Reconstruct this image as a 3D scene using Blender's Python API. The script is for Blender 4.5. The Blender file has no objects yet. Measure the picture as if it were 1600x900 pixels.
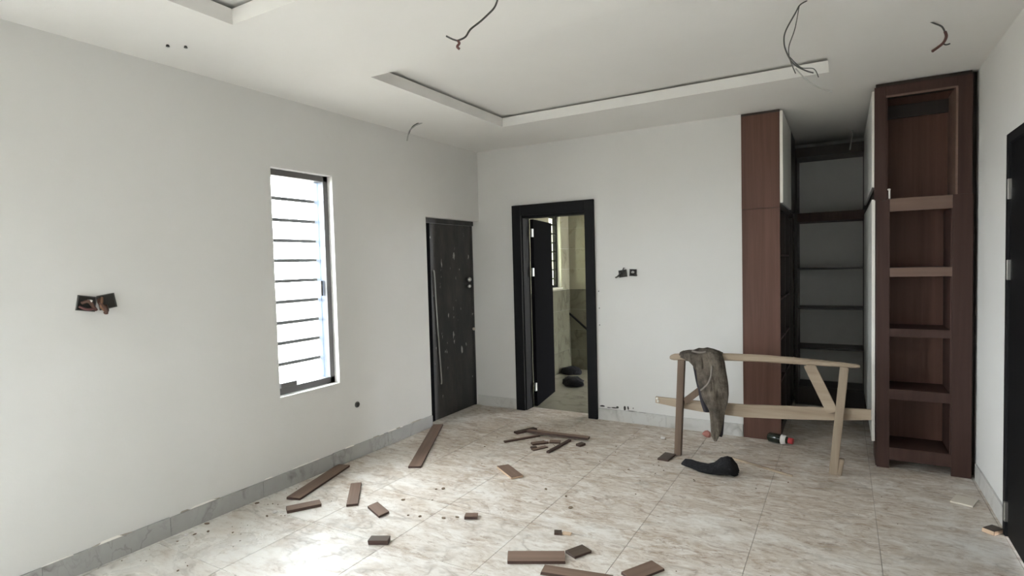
import bpy, bmesh, math, random
from mathutils import Vector, Matrix, noise
R = random.Random(7)
S = bpy.context.scene
COL = S.collection

# ------------------------------------------------------------------ camera
RIGHT = Vector((0.86420781, 0.50246744, -0.02591003))
UP = Vector((0.00104671, 0.04970158, 0.99876356))
FWD = Vector((-0.50313394, 0.86316639, -0.04242656))
cam = bpy.data.cameras.new('camera')
cam.sensor_width = 36.0
cam.lens = 886.566 / 1600.0 * 36.0
cam.clip_start = 0.05
camo = bpy.data.objects.new('camera', cam)
COL.objects.link(camo)
mw = Matrix((RIGHT, UP, -FWD)).transposed().to_4x4()
mw.translation = Vector((3.53055, -5.35740, 1.59710))
camo.matrix_world = mw
S.camera = camo

# ------------------------------------------------------------------ world, sun, exposure
W = bpy.data.worlds.new('overcast_sky')
S.world = W
W.use_nodes = True
wn = W.node_tree
bg = wn.nodes['Background']
bg.inputs[0].default_value = (0.93, 0.965, 1.0, 1)
bg.inputs[1].default_value = 1.0
SUN_STRENGTH = 0.09
sun = bpy.data.lights.new('sun', 'SUN')
sun.energy = SUN_STRENGTH
sun.angle = math.radians(34)   # veiled by thin cloud
sun.color = (1.0, 0.985, 0.96)
suno = bpy.data.objects.new('sun', sun)
COL.objects.link(suno)
suno.rotation_euler = Vector((-0.50, -0.15, 0.85)).to_track_quat('Z', 'Y').to_euler()
S.view_settings.view_transform = 'Standard'
S.view_settings.look = 'None'
S.view_settings.gamma = 1.0
S.view_settings.use_curve_mapping = False
S.view_settings.exposure = 5.43
try:
    S.cycles.max_bounces = 14
    S.cycles.diffuse_bounces = 10
    S.cycles.use_denoising = True
    S.cycles.sample_clamp_indirect = 6.0
except Exception:
    pass

def portal(name, loc, rot, sx, sy):
    l = bpy.data.lights.new(name, 'AREA')
    l.shape = 'RECTANGLE'
    l.size, l.size_y = sx, sy
    l.cycles.is_portal = True
    o = bpy.data.objects.new(name, l)
    COL.objects.link(o)
    o.location = loc
    o.rotation_euler = rot
H = 2.85
WX = 4.343          # right wall
YR = -6.05          # wall behind the camera
P2 = math.pi / 2
RW = 0.7             # left jamb of the added daylight window behind the camera
portal('window_portal', (-0.26, -2.40, 1.5), (0, -P2, 0), 1.7, 0.58)
portal('added_rear_window_portal', (RW + .15, YR - 0.24, 1.5), (P2, 0, 0), .5, 1.2)
portal('added_near_window_portal', (-0.26, -5.25, 1.5), (0, -P2, 0), 1.7, 1.0)
portal('bathroom_portal', (-0.26, 1.93, 1.75), (0, -P2, 0), 1.05, 0.4)

# ------------------------------------------------------------------ materials
def mat(name, base=(.8, .8, .8), rough=.6, spec=.5, metal=0.0):
    m = bpy.data.materials.new(name)
    m.use_nodes = True
    b = m.node_tree.nodes['Principled BSDF']
    b.inputs['Base Color'].default_value = (*base, 1)
    b.inputs['Roughness'].default_value = rough
    b.inputs['Specular IOR Level'].default_value = spec
    b.inputs['Metallic'].default_value = metal
    return m
class N:
    def __init__(s, m):
        s.t = m.node_tree
        s.b = s.t.nodes['Principled BSDF']
    def new(s, k, **kw):
        n = s.t.nodes.new(k)
        for a, v in kw.items():
            setattr(n, a, v)
        return n
    def link(s, a, b):
        s.t.links.new(a, b)
    def pos(s, scale=(1, 1, 1), rot=(0, 0, 0), obj=False, loc=(0, 0, 0), rnd=0.0):
        mp = s.new('ShaderNodeMapping')
        mp.inputs['Scale'].default_value = scale
        mp.inputs['Rotation'].default_value = rot
        mp.inputs['Location'].default_value = loc
        src = s.new('ShaderNodeTexCoord').outputs['Object'] if obj else s.new('ShaderNodeNewGeometry').outputs['Position']
        if rnd:
            oi = s.new('ShaderNodeObjectInfo')
            sc = s.new('ShaderNodeVectorMath', operation='SCALE')
            s.link(oi.outputs['Random'], sc.inputs['Scale'])
            sc.inputs[0].default_value = (rnd, rnd * 1.7, rnd * .6)
            ad = s.new('ShaderNodeVectorMath', operation='ADD')
            s.link(src, ad.inputs[0]); s.link(sc.outputs[0], ad.inputs[1])
            src = ad.outputs[0]
        s.link(src, mp.inputs['Vector'])
        return mp.outputs['Vector']
    def noise(s, vec, scale=5, detail=4, rough=.55, dist=0.0):
        n = s.new('ShaderNodeTexNoise')
        n.inputs['Scale'].default_value = scale
        n.inputs['Detail'].default_value = detail
        n.inputs['Roughness'].default_value = rough
        n.inputs['Distortion'].default_value = dist
        s.link(vec, n.inputs['Vector'])
        return n.outputs['Fac']
    def ramp(s, fac, stops):
        r = s.new('ShaderNodeValToRGB')
        e = r.color_ramp.elements
        while len(e) < len(stops):
            e.new(.5)
        for i, (p, c) in enumerate(stops):
            e[i].position = p
            e[i].color = (*c, 1) if len(c) == 3 else c
        s.link(fac, r.inputs['Fac'])
        return r.outputs['Color']
    def mix(s, fac, a, b, blend='MIX'):
        n = s.new('ShaderNodeMix', data_type='RGBA', blend_type=blend)
        for sock, v in ((n.inputs['Factor'], fac), (n.inputs['A'] if False else n.inputs[6], a), (n.inputs[7], b)):
            if hasattr(v, 'is_output'):
                s.link(v, sock)
            elif isinstance(v, (int, float)):
                sock.default_value = v
            else:
                sock.default_value = (*v, 1)
        return n.outputs[2]
    def math(s, op, a, b=0.0, clamp=False):
        n = s.new('ShaderNodeMath', operation=op, use_clamp=clamp)
        for i, v in enumerate((a, b)):
            if hasattr(v, 'is_output'):
                s.link(v, n.inputs[i])
            else:
                n.inputs[i].default_value = v
        return n.outputs[0]
    def bump(s, h, strength=.2, dist=.01):
        b = s.new('ShaderNodeBump')
        b.inputs['Strength'].default_value = strength
        b.inputs['Distance'].default_value = dist
        s.link(h, b.inputs['Height'])
        s.link(b.outputs['Normal'], s.b.inputs['Normal'])
    def base(s, c):
        s.link(c, s.b.inputs['Base Color'])
    def rough(s, c):
        s.link(c, s.b.inputs['Roughness'])
def rampf(lo, hi):
    return [(lo, (0, 0, 0)), (hi, (1, 1, 1))]

def painted(name, a, b, rough=.85):
    m = mat(name, a, rough, .25)
    n = N(m)
    v = n.pos()
    n.base(n.mix(n.ramp(n.noise(v, 1.3, 5, .6), rampf(.35, .7)), a, b))
    n.bump(n.noise(v, 22, 4, .6), .10, .01)
    return m
M = {}
M['wall'] = painted('white_emulsion', (.690, .683, .667), (.665, .657, .638))
M['ceiling'] = painted('ceiling_plaster', (.765, .752, .728), (.74, .725, .70))
M['tray'] = painted('tray_plaster', (.765, .752, .73), (.735, .722, .70))
M['bath_wall'] = painted('bathroom_plaster', (.60, .58, .49), (.52, .50, .42))
M['concrete'] = painted('yard_concrete', (.27, .245, .21), (.20, .18, .155))

def marble(name, white, vein, tan, dust=True):
    m = mat(name, white, .2, .5)
    n = N(m)
    v = n.pos(scale=(1.0, 1.5, 1.0), rot=(0, 0, math.radians(24)), rnd=7.0)
    d = n.noise(v, 1.7, 5, .6)
    vv = n.new('ShaderNodeVectorMath', operation='ADD')
    sc = n.new('ShaderNodeVectorMath', operation='SCALE')
    nz = n.new('ShaderNodeTexNoise'); nz.inputs['Scale'].default_value = 1.6; nz.inputs['Detail'].default_value = 5
    n.link(v, nz.inputs['Vector'])
    n.link(nz.outputs['Color'], sc.inputs[0]); sc.inputs['Scale'].default_value = .9
    n.link(v, vv.inputs[0]); n.link(sc.outputs[0], vv.inputs[1])
    f = n.noise(vv.outputs[0], 1.9, 3, .5)
    ridge = n.math('ABSOLUTE', n.math('SUBTRACT', f, .5))
    veins = n.ramp(ridge, [(0.0, (1, 1, 1)), (.010, (.65, .65, .65)), (.045, (0, 0, 0))])
    gate = n.ramp(n.noise(v, 2.3, 2), rampf(.42, .62))
    veins = n.math('MULTIPLY', veins, gate)
    f2 = n.noise(vv.outputs[0], 4.2, 4, .55)
    ridge2 = n.math('ABSOLUTE', n.math('SUBTRACT', f2, .5))
    veins2 = n.math('MULTIPLY', n.ramp(ridge2, [(0.0, (1, 1, 1)), (.03, (0, 0, 0))]), n.ramp(d, rampf(.48, .66)))
    cloud = n.ramp(n.noise(v, 3.1, 6, .65), rampf(.40, .72))
    c = n.mix(n.math('MULTIPLY', cloud, .55), white, tan)
    c = n.mix(n.math('MULTIPLY', veins2, .55), c, tuple(x * .72 for x in tan))
    c = n.mix(n.math('MULTIPLY', veins, .85), c, vein)
    if dust:
        w = n.pos()
        # sawdust and mud tracked over the tiles, thickest round the trestle
        vd = n.new('ShaderNodeVectorMath', operation='DISTANCE')
        n.link(n.pos(scale=(.75, 1, 1)), vd.inputs[0]); vd.inputs[1].default_value = (1.55, -.75, 0)
        near = n.math('MULTIPLY', n.math('SUBTRACT', 2.6, vd.outputs['Value']), .13)
        ws = n.pos(scale=(1.0, 2.3, 1), rot=(0, 0, math.radians(-14)))
        sm = n.math('ADD', n.noise(ws, 1.5, 9, .68, .8), near)
        dmask = n.ramp(sm, rampf(.42, .68))
        fine = n.ramp(n.noise(ws, 7.0, 7, .72, 1.4), rampf(.36, .66))
        dm = n.math('MULTIPLY', dmask, n.math('ADD', n.math('MULTIPLY', fine, .75), .25))
        c = n.mix(dm, c, (.43, .345, .265))
        # wiped arcs and scuffs of brown mud
        wv = n.pos(scale=(1.1, 3.2, 1), rot=(0, 0, math.radians(20)))
        sm2 = n.ramp(n.noise(wv, 2.6, 10, .76, 2.4), rampf(.53, .66))
        sm3 = n.ramp(n.noise(ws, 6.5, 8, .74, 2.0), rampf(.55, .64))
        scuff = n.math('MULTIPLY', n.math('MAXIMUM', n.math('MULTIPLY', sm2, .72), n.math('MULTIPLY', sm3, .70)), n.math('ADD', n.math('MULTIPLY', dmask, .85), .15))
        c = n.mix(scuff, c, (.23, .15, .10))
        wipe = n.ramp(n.noise(wv, 2.2, 6, .65, 2.6), rampf(.60, .72))
        c = n.mix(n.math('MULTIPLY', wipe, .35), c, (.80, .77, .71))
        n.rough(n.math('ADD', n.math('MULTIPLY', dm, .50), n.math('ADD', n.math('MULTIPLY', n.noise(w, 2.5, 5), .26), .15)))
    n.base(c)
    return m
M['tile'] = marble('veined_marble_tile', (.80, .785, .75), (.26, .23, .20), (.60, .53, .45))
M['skirt'] = marble('grey_marble_skirting', (.56, .555, .54), (.30, .29, .27), (.45, .43, .40), False)
M['skirt'].node_tree.nodes['Principled BSDF'].inputs['Roughness'].default_value = .45
M['skirt_grey'] = marble('dull_grey_marble_skirting', (.40, .40, .39), (.20, .195, .185), (.32, .31, .295), False)
M['bath_tile'] = marble('olive_marble_tile', (.36, .345, .265), (.22, .20, .145), (.30, .28, .21), False)
M['bath_floor'] = marble('dim_olive_floor_tile', (.28, .265, .21), (.16, .15, .115), (.22, .205, .16), False)  # floor tile with the bathroom's dimness put into its colour
M['bath_tile_low'] = marble('dark_olive_marble_tile', (.165, .16, .118), (.09, .088, .065), (.13, .126, .092), False)  # darker tile tone for the lower bathroom walls
M['grout'] = mat('dirty_grout', (.36, .325, .28), .9, .2)

def wood(name, a, b, rough=.4, axis='Z', spec=.5, scale=1.0, obj=False, rnd=0.0, bump=.06):
    m = mat(name, a, rough, spec)
    n = N(m)
    sc = {'X': (1.2, 26, 26), 'Y': (26, 1.2, 26), 'Z': (26, 26, 1.0)}[axis]
    v = n.pos(scale=tuple(x * scale for x in sc), obj=obj, rnd=rnd)
    g = n.noise(v, 1.0, 6, .6, .4)
    v2 = n.pos(scale=tuple(x * scale * .22 for x in sc), obj=obj, rnd=rnd)
    g2 = n.noise(v2, 1.0, 3, .5)
    n.base(n.mix(n.ramp(n.math('ADD', n.math('MULTIPLY', g, .6), n.math('MULTIPLY', g2, .4)), rampf(.36, .64)), a, b))
    n.bump(g, bump, .004)
    return m
M['walnut'] = wood('walnut_laminate', (.092, .043, .030), (.142, .070, .051), .5, 'Z', .3)
M['walnut_shaded'] = wood('shaded_walnut_laminate', (.042, .021, .0165), (.066, .035, .029), .5, 'Z', .25)  # walnut with the tall unit's darker light put into its colour
M['walnut_edge'] = wood('walnut_edge_band', (.13, .078, .058), (.17, .105, .080), .45, 'X')
M['walnut_black'] = wood('espresso_laminate', (.020, .013, .011), (.032, .021, .018), .4)
M['grey_panel'] = painted('grey_cabinet_back', (.70, .70, .68), (.64, .64, .62), .5)
M['white_door'] = mat('white_gloss_door', (.70, .70, .67), .3)
M['white_edge'] = mat('white_door_edge', (.82, .79, .74), .4)
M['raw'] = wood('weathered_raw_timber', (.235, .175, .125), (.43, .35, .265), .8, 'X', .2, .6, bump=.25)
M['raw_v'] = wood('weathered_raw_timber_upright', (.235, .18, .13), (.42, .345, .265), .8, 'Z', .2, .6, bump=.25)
M['raw_dark'] = wood('dark_raw_timber_upright', (.095, .065, .050), (.20, .145, .108), .8, 'Z', .2, .6, bump=.25)  # darker timber tone for the left leg and left brace
M['scrap'] = wood('brown_offcut_face', (.135, .085, .060), (.215, .145, .108), .55, 'X', .4, 1, True, 5.0)
M['scrap_dark'] = wood('dark_offcut_face', (.050, .034, .024), (.085, .060, .043), .55, 'X', .4, 1, True, 5.0)
M['scrap_edge'] = mat('dark_offcut_edge', (.060, .032, .024), .7)
M['pale_edge'] = mat('pale_chipboard_edge', (.55, .40, .28), .9)
M['black_door'] = wood('black_door_veneer', (.0035, .0035, .004), (.0055, .0055, .006), .6, 'Z', .12)
M['black_leaf'] = mat('matt_black_door_leaf', (.006, .006, .007), .9, .03)
M['black_frame'] = mat('black_door_frame', (.010, .010, .011), .6, .15)
M['chrome'] = mat('steel_hinge', (.75, .74, .72), .3, .5, 1.0)
M['alu'] = mat('grey_window_aluminium', (.115, .11, .108), .45, .5)
M['bar'] = mat('grey_burglar_bar', (.10, .098, .097), .5)
M['box_metal'] = mat('galvanised_socket_box', (.10, .10, .095), .6, .5, .3)
M['hollow_shade'] = mat('painted_hollow_shade', (.035, .033, .029), .9)  # dark colour standing in for the shade inside a hollow
M['cable_dark'] = mat('dark_grey_cable', (.07, .07, .065), .55)
M['cable_pale'] = mat('pale_grey_cable', (.42, .42, .40), .55)
M['cable_brown'] = mat('brown_cable_core', (.085, .036, .022), .5)
M['cable_red'] = mat('red_brown_cable_core', (.10, .036, .034), .5)
M['copper'] = mat('bare_copper', (.26, .14, .085), .5, .5, .5)
M['tar'] = mat('black_mortar_smear', (.05, .045, .04), .9)
M['cloth'] = mat('dusty_olive_cloth', (.12, .10, .08), .95, .1)
n = N(M['cloth']); v = n.pos()
n.base(n.mix(n.ramp(n.noise(v, 9, 6, .65), rampf(.35, .65)), (.060, .050, .042), (.175, .148, .118)))
n.bump(n.math('ADD', n.math('MULTIPLY', n.noise(n.pos(scale=(1, 1, .28)), 30, 4, .6, .8), 1.0), n.math('MULTIPLY', n.noise(v, 70, 4), .12)), .9, .03)
M['cloth_dark'] = mat('dark_trouser_cloth', (.045, .042, .048), .95, .1)  # darker cloth for the rear leg pieces and back flap
M['cord'] = mat('grey_cord', (.19, .165, .145), .9)
M['black_cloth'] = mat('black_cloth', (.012, .012, .014), .75, .3)
n = N(M['black_cloth']); n.bump(n.noise(n.pos(), 24, 5, .6, 1.0), .9, .03)
M['bottle'] = mat('dark_green_plastic', (.012, .018, .010), .2, .6)
M['label'] = mat('white_bottle_label', (.72, .70, .68), .5)
M['red'] = mat('red_plastic_cap', (.42, .035, .04), .4)
M['red_paper'] = mat('faded_red_wrapper', (.40, .17, .14), .8)
M['rubble'] = mat('sawdust_crumb', (.20, .15, .11), .95, .1)
M['shard'] = mat('pale_tile_shard', (.62, .57, .49), .5)
M['door_film'] = mat('scuffed_black_door_film', (.03, .03, .03), .45)
n = N(M['door_film'])
v = n.pos(scale=(1, 2.9, 1.0))
drip = n.ramp(n.noise(v, 5.6, 3, .55), rampf(.665, .70))
vs = n.pos(scale=(1, 1.5, .5))
haze = n.ramp(n.noise(vs, 6, 6, .7), rampf(.40, .70))
c = n.mix(n.math('MULTIPLY', haze, .6), (.020, .020, .021), (.090, .080, .072))
c = n.mix(n.math('MULTIPLY', drip, .75), c, (.52, .51, .48))
n.base(c)
n.rough(n.math('ADD', n.math('MULTIPLY', n.noise(vs, 12, 5), .4), .25))
n.bump(n.noise(vs, 14, 5), .25, .006)
def glass_mat(name, tint, refl=.5):
    m = bpy.data.materials.new(name)
    m.use_nodes = True
    t = m.node_tree
    t.nodes.clear()
    o = t.nodes.new('ShaderNodeOutputMaterial'); mx = t.nodes.new('ShaderNodeMixShader')
    tr = t.nodes.new('ShaderNodeBsdfTransparent'); gl = t.nodes.new('ShaderNodeBsdfGlossy'); fr = t.nodes.new('ShaderNodeFresnel')
    tr.inputs[0].default_value = (*tint, 1); gl.inputs['Roughness'].default_value = .02
    fr.inputs[0].default_value = 1.45
    ge = t.nodes.new('ShaderNodeNewGeometry'); su = t.nodes.new('ShaderNodeMath'); su.operation = 'SUBTRACT'; su.inputs[0].default_value = 1.0
    mu = t.nodes.new('ShaderNodeMath'); mu.operation = 'MULTIPLY'      # thin sheet: reflect on the outer face only
    t.links.new(ge.outputs['Backfacing'], su.inputs[1]); t.links.new(su.outputs[0], mu.inputs[0]); t.links.new(fr.outputs[0], mu.inputs[1])
    t.links.new(mu.outputs[0], mx.inputs[0]); t.links.new(tr.outputs[0], mx.inputs[1]); t.links.new(gl.outputs[0], mx.inputs[2])
    t.links.new(mx.outputs[0], o.inputs[0])
    return m
M['glass'] = glass_mat('clear_window_glass', (.96, .98, .98))
M['glass_blue'] = glass_mat('blue_tinted_glass', (.72, .80, .90))
M['frosted'] = bpy.data.materials.new('obscure_bathroom_glass')
M['frosted'].use_nodes = True
t = M['frosted'].node_tree; t.nodes.clear()
o = t.nodes.new('ShaderNodeOutputMaterial'); mx = t.nodes.new('ShaderNodeMixShader'); a = t.nodes.new('ShaderNodeBsdfTranslucent'); b = t.nodes.new('ShaderNodeBsdfTransparent')
a.inputs[0].default_value = (.55, .56, .46, 1); b.inputs[0].default_value = (.50, .51, .42, 1); mx.inputs[0].default_value = .75
t.links.new(b.outputs[0], mx.inputs[1]); t.links.new(a.outputs[0], mx.inputs[2]); t.links.new(mx.outputs[0], o.inputs[0])

# ------------------------------------------------------------------ mesh helpers
def link_mesh(name, me, parent=None):
    ob = bpy.data.objects.new(name, me)
    COL.objects.link(ob)
    if parent:
        ob.parent = parent
    return ob
def obj(name, bm, mats, parent=None, smooth=False):
    me = bpy.data.meshes.new(name)
    bmesh.ops.recalc_face_normals(bm, faces=bm.faces[:])
    bm.to_mesh(me)
    bm.free()
    if not isinstance(mats, (list, tuple)):
        mats = [mats]
    for m in mats:
        me.materials.append(m)
    if smooth:
        for p in me.polygons:
            p.use_smooth = True
    return link_mesh(name, me, parent)
def tag(o, label=None, cat=None, group=None, kind=None):
    if label: o['label'] = label
    if cat: o['category'] = cat
    if group: o['group'] = group
    if kind: o['kind'] = kind
    return o
def empty(name, loc=(0, 0, 0), rz=0.0):
    o = bpy.data.objects.new(name, None)
    o.empty_display_size = .1
    COL.objects.link(o)
    o.location = loc
    o.rotation_euler = (0, 0, rz)
    return o
def under(o, root):
    """parent o to root, keeping it where it was modelled in room coordinates"""
    o.parent = root
    bpy.context.view_layer.update()
    o.matrix_parent_inverse = root.matrix_world.inverted()
    return o
def box(bm, x0, x1, y0, y1, z0, z1, mi=0, bev=0.0):
    vs = [bm.verts.new((x, y, z)) for x in (x0, x1) for y in (y0, y1) for z in (z0, z1)]
    fs = [bm.faces.new([vs[i] for i in q]) for q in ((0, 1, 3, 2), (4, 6, 7, 5), (0, 4, 5, 1), (2, 3, 7, 6), (0, 2, 6, 4), (1, 5, 7, 3))]
    for f in fs:
        f.material_index = mi
    if bev:
        es = list({e for f in fs for e in f.edges})
        bmesh.ops.bevel(bm, geom=es, offset=bev, segments=2, affect='EDGES', profile=.6)
    return vs
def bx(name, dims, m, parent=None, bev=0.002):
    bm = bmesh.new()
    box(bm, *dims, bev=bev)
    o = obj(name, bm, m)
    if parent:
        under(o, parent)
    return o
def bar(bm, a, b, w, t, side=(0, 1, 0), mi=0, bev=0.0):
    """square-section bar from a to b; w across, t along 'side'"""
    a, b = Vector(a), Vector(b)
    d = (b - a).normalized()
    s = Vector(side); s = (s - d * s.dot(d)).normalized()
    u = d.cross(s)
    vs = []
    for p in (a, b):
        for i, j in ((-1, -1), (1, -1), (1, 1), (-1, 1)):
            vs.append(bm.verts.new(p + u * (i * w / 2) + s * (j * t / 2)))
    fs = [bm.faces.new([vs[i] for i in q]) for q in ((0, 1, 2, 3), (7, 6, 5, 4), (0, 4, 5, 1), (1, 5, 6, 2), (2, 6, 7, 3), (3, 7, 4, 0))]
    for f in fs:
        f.material_index = mi
    if bev:
        bmesh.ops.bevel(bm, geom=list({e for f in fs for e in f.edges}), offset=bev, segments=2, affect='EDGES')
def catmull(pts, n=6):
    pts = [Vector(p) for p in pts]
    out = []
    for i in range(len(pts) - 1):
        p0 = pts[max(i - 1, 0)]; p1 = pts[i]; p2 = pts[i + 1]; p3 = pts[min(i + 2, len(pts) - 1)]
        for k in range(n):
            t = k / n
            out.append(.5 * ((2 * p1) + (p2 - p0) * t + (2 * p0 - 5 * p1 + 4 * p2 - p3) * t * t + (3 * p1 - p0 - 3 * p2 + p3) * t ** 3))
    out.append(pts[-1])
    return out
def tube(bm, pts, r, seg=8, mi=0, smooth=6):
    P = catmull(pts, smooth) if smooth else [Vector(p) for p in pts]
    rings = []
    prev = Vector((0.31, 0.2, 0.93))
    for i, p in enumerate(P):
        d = (P[min(i + 1, len(P) - 1)] - P[max(i - 1, 0)]).normalized()
        s = prev - d * prev.dot(d)
        if s.length < 1e-4:
            s = Vector((1, 0, 0)) - d * d.x
        s.normalize(); prev = s
        u = d.cross(s)
        rr = r(i / (len(P) - 1)) if callable(r) else r
        rings.append([bm.verts.new(p + (s * math.cos(k * 2 * math.pi / seg) + u * math.sin(k * 2 * math.pi / seg)) * rr) for k in range(seg)])
    loft(bm, rings, mi)
def loft(bm, rings, mi=0, caps=True):
    n = len(rings[0])
    for a, b in zip(rings, rings[1:]):
        for k in range(n):
            f = bm.faces.new((a[k], a[(k + 1) % n], b[(k + 1) % n], b[k])); f.material_index = mi
    if caps:
        f = bm.faces.new(rings[0][::-1]); f.material_index = mi
        f = bm.faces.new(rings[-1]); f.material_index = mi
def wall(name, axis, c0, c1, u0, u1, v0, v1, holes, m):
    """solid wall slab; axis 'x' or 'y' is its thickness direction (c0..c1), u runs along it, v is up; holes=(u0,u1,v0,v1).
    For axis 'z' u is x and v is y."""
    us = sorted({u0, u1, *[h[0] for h in holes], *[h[1] for h in holes]})
    vs = sorted({v0, v1, *[h[2] for h in holes], *[h[3] for h in holes]})
    us = [u for u in us if u0 <= u <= u1]; vs = [v for v in vs if v0 <= v <= v1]
    def solid(i, j):
        if i < 0 or j < 0 or i >= len(us) - 1 or j >= len(vs) - 1: return False
        cu, cv = (us[i] + us[i + 1]) / 2, (vs[j] + vs[j + 1]) / 2
        return not any(h[0] < cu < h[1] and h[2] < cv < h[3] for h in holes)
    P = (lambda c, u, v: (c, u, v)) if axis == 'x' else ((lambda c, u, v: (u, c, v)) if axis == 'y' else (lambda c, u, v: (u, v, c)))
    bm = bmesh.new()
    def q(*pts): bm.faces.new([bm.verts.new(P(*p)) for p in pts])
    for i in range(len(us) - 1):
        for j in range(len(vs) - 1):
            if not solid(i, j): continue
            a, b, c, d = us[i], us[i + 1], vs[j], vs[j + 1]
            q((c0, a, c), (c0, b, c), (c0, b, d), (c0, a, d)); q((c1, a, c), (c1, a, d), (c1, b, d), (c1, b, c))
            if not solid(i - 1, j): q((c0, a, c), (c0, a, d), (c1, a, d), (c1, a, c))
            if not solid(i + 1, j): q((c0, b, c), (c1, b, c), (c1, b, d), (c0, b, d))
            if not solid(i, j - 1): q((c0, a, c), (c1, a, c), (c1, b, c), (c0, b, c))
            if not solid(i, j + 1): q((c0, a, d), (c0, b, d), (c1, b, d), (c1, a, d))
    bmesh.ops.remove_doubles(bm, verts=bm.verts[:], dist=1e-5)
    return tag(obj(name, bm, m), kind='structure')

# ------------------------------------------------------------------ structure: ground, walls, ceiling
TOP = 3.05
bm = bmesh.new(); box(bm, -40, 45, -45, 40, -.45, -.25)
tag(obj('ground', bm, M['concrete']), 'pale concrete yard outside the house', 'ground', kind='structure')

WIN = (-2.684, -2.118, .66, 2.335)
ADDED_WIN = (-5.85, -4.65, .66, 2.335)  # opening of the added window beside the viewer
DOORL = (-.947, 0.0, -.2, 2.085)
BWIN = (1.74, 2.122, 1.24, 2.27)
wl = wall('wall_left', 'x', -.22, 0, YR - .2, 2.60, -.25, TOP, [WIN, ADDED_WIN, DOORL, BWIN], M['wall'])
tag(wl, 'long white painted wall with narrow barred window', 'wall')
D2 = (.525, 1.31, -.2, 2.12)
wb = wall('wall_back', 'y', 0, .15, 0, 2.766, -.25, TOP, [D2], M['wall'])
tag(wb, 'white far wall around black framed open doorway', 'wall')
wr = wall('wall_right', 'x', WX, WX + .2, YR - .2, 2.10, -.25, TOP, [(-2.23, -1.25, -.2, 2.215)], M['wall'])
tag(wr, 'white wall at the right edge beside the shelf unit', 'wall')
wf = wall('wall_front', 'y', YR - .2, YR, 0, WX, -.25, TOP, [(RW, RW + .26, .9, 2.1)], M['wall'])
tag(wf, 'white wall behind the viewer with an added window', 'wall')
wa = wall('wall_alcove_back', 'y', 1.87, 2.02, 2.616, WX, -.25, TOP, [], M['wall']); tag(wa, 'white wall behind the back wardrobe shelves', 'wall')
wp = wall('wall_alcove_left', 'x', 2.616, 2.762, .15, 1.87, -.25, TOP, [], M['wall']); tag(wp, 'white partition between bathroom and wardrobe alcove', 'wall')
wbb = wall('wall_bathroom_back', 'y', 2.40, 2.60, 0, 2.616, -.25, TOP, [], M['bath_wall']); tag(wbb, 'far wall of the bathroom seen through the doorway', 'wall')

T1 = (.848, 3.453, -2.53, -.85); T2 = (.848, 3.453, -5.20, -3.512)
cl = wall('ceiling', 'z', H, 2.930, 0, WX, YR, 2.40, [T1, T2], M['ceiling'])
tag(cl, 'white plaster ceiling with two sunken rectangular trays', 'ceiling')
bm = bmesh.new(); box(bm, -.22, WX + .2, YR - .2, 2.60, 2.952, TOP)
o = obj('tray_panel', bm, M['tray']); o.parent = cl
# timber noggins closing the shadow gap, set back from the tray edge
for (a, b, c, d) in (T1, T2):
    g = .10
    for dims in ((a - g - .03, a - g, c - g, d + g), (b + g, b + g + .03, c - g, d + g), (a - g, b + g, d + g, d + g + .03), (a - g, b + g, c - g - .03, c - g)):
        bm = bmesh.new(); box(bm, *dims, 2.930, 2.952)
        obj('cove_batten', bm, M['raw'], cl)
# two raw screw holes where a fitting will go, near the left wall
for x, y in ((.324, -3.548), (.386, -3.485)):
    bm = bmesh.new()
    bmesh.ops.create_cone(bm, cap_ends=True, segments=8, radius1=.010, radius2=.006, depth=.012, matrix=Matrix.Translation((x, y, H - .004)))
    obj('screw_hole', bm, M['cable_dark'], cl)

# floor: screed + tiles
fl_bm = bmesh.new(); box(fl_bm, -.22, WX + .2, YR - .2, 2.60, -.25, -.0025)
floor = tag(obj('floor', fl_bm, M['grout']), 'dusty veined marble tile floor strewn with wood offcuts', 'floor', kind='structure')
PITCH, GAP = .612, .0032
cache = {}
def tiles(x0, x1, y0, y1, m='tile'):
    def cuts(o, a, b):
        k = math.floor((a - o) / PITCH)
        L = [a]
        while True:
            k += 1
            v = o + k * PITCH
            if v >= b - .004: break
            if v > a + .004: L.append(v)
        return L + [b]
    xs, ys = cuts(.645, x0, x1), cuts(-3.585, y0, y1)
    for i in range(len(xs) - 1):
        for j in range(len(ys) - 1):
            w, d = xs[i + 1] - xs[i] - GAP, ys[j + 1] - ys[j] - GAP
            key = (round(w, 3), round(d, 3), m)
            if key not in cache:
                bm = bmesh.new(); box(bm, -w / 2, w / 2, -d / 2, d / 2, -.010, 0)
                me = bpy.data.meshes.new('floor_tile'); bmesh.ops.recalc_face_normals(bm, faces=bm.faces[:])
                bm.to_mesh(me); bm.free(); me.materials.append(M[m]); cache[key] = me
            ob = link_mesh('floor_tile', cache[key], floor)
            ob.location = ((xs[i] + xs[i + 1]) / 2, (ys[j] + ys[j + 1]) / 2, R.uniform(-.0004, .0))
tiles(0, WX, YR, 0)
tiles(.545, 1.29, 0, .15)
tiles(-.105, 0, -.947, 0)
tiles(2.766, WX, 0, 1.87)
tiles(0, 2.616, .15, 2.40, 'bath_floor')

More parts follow.
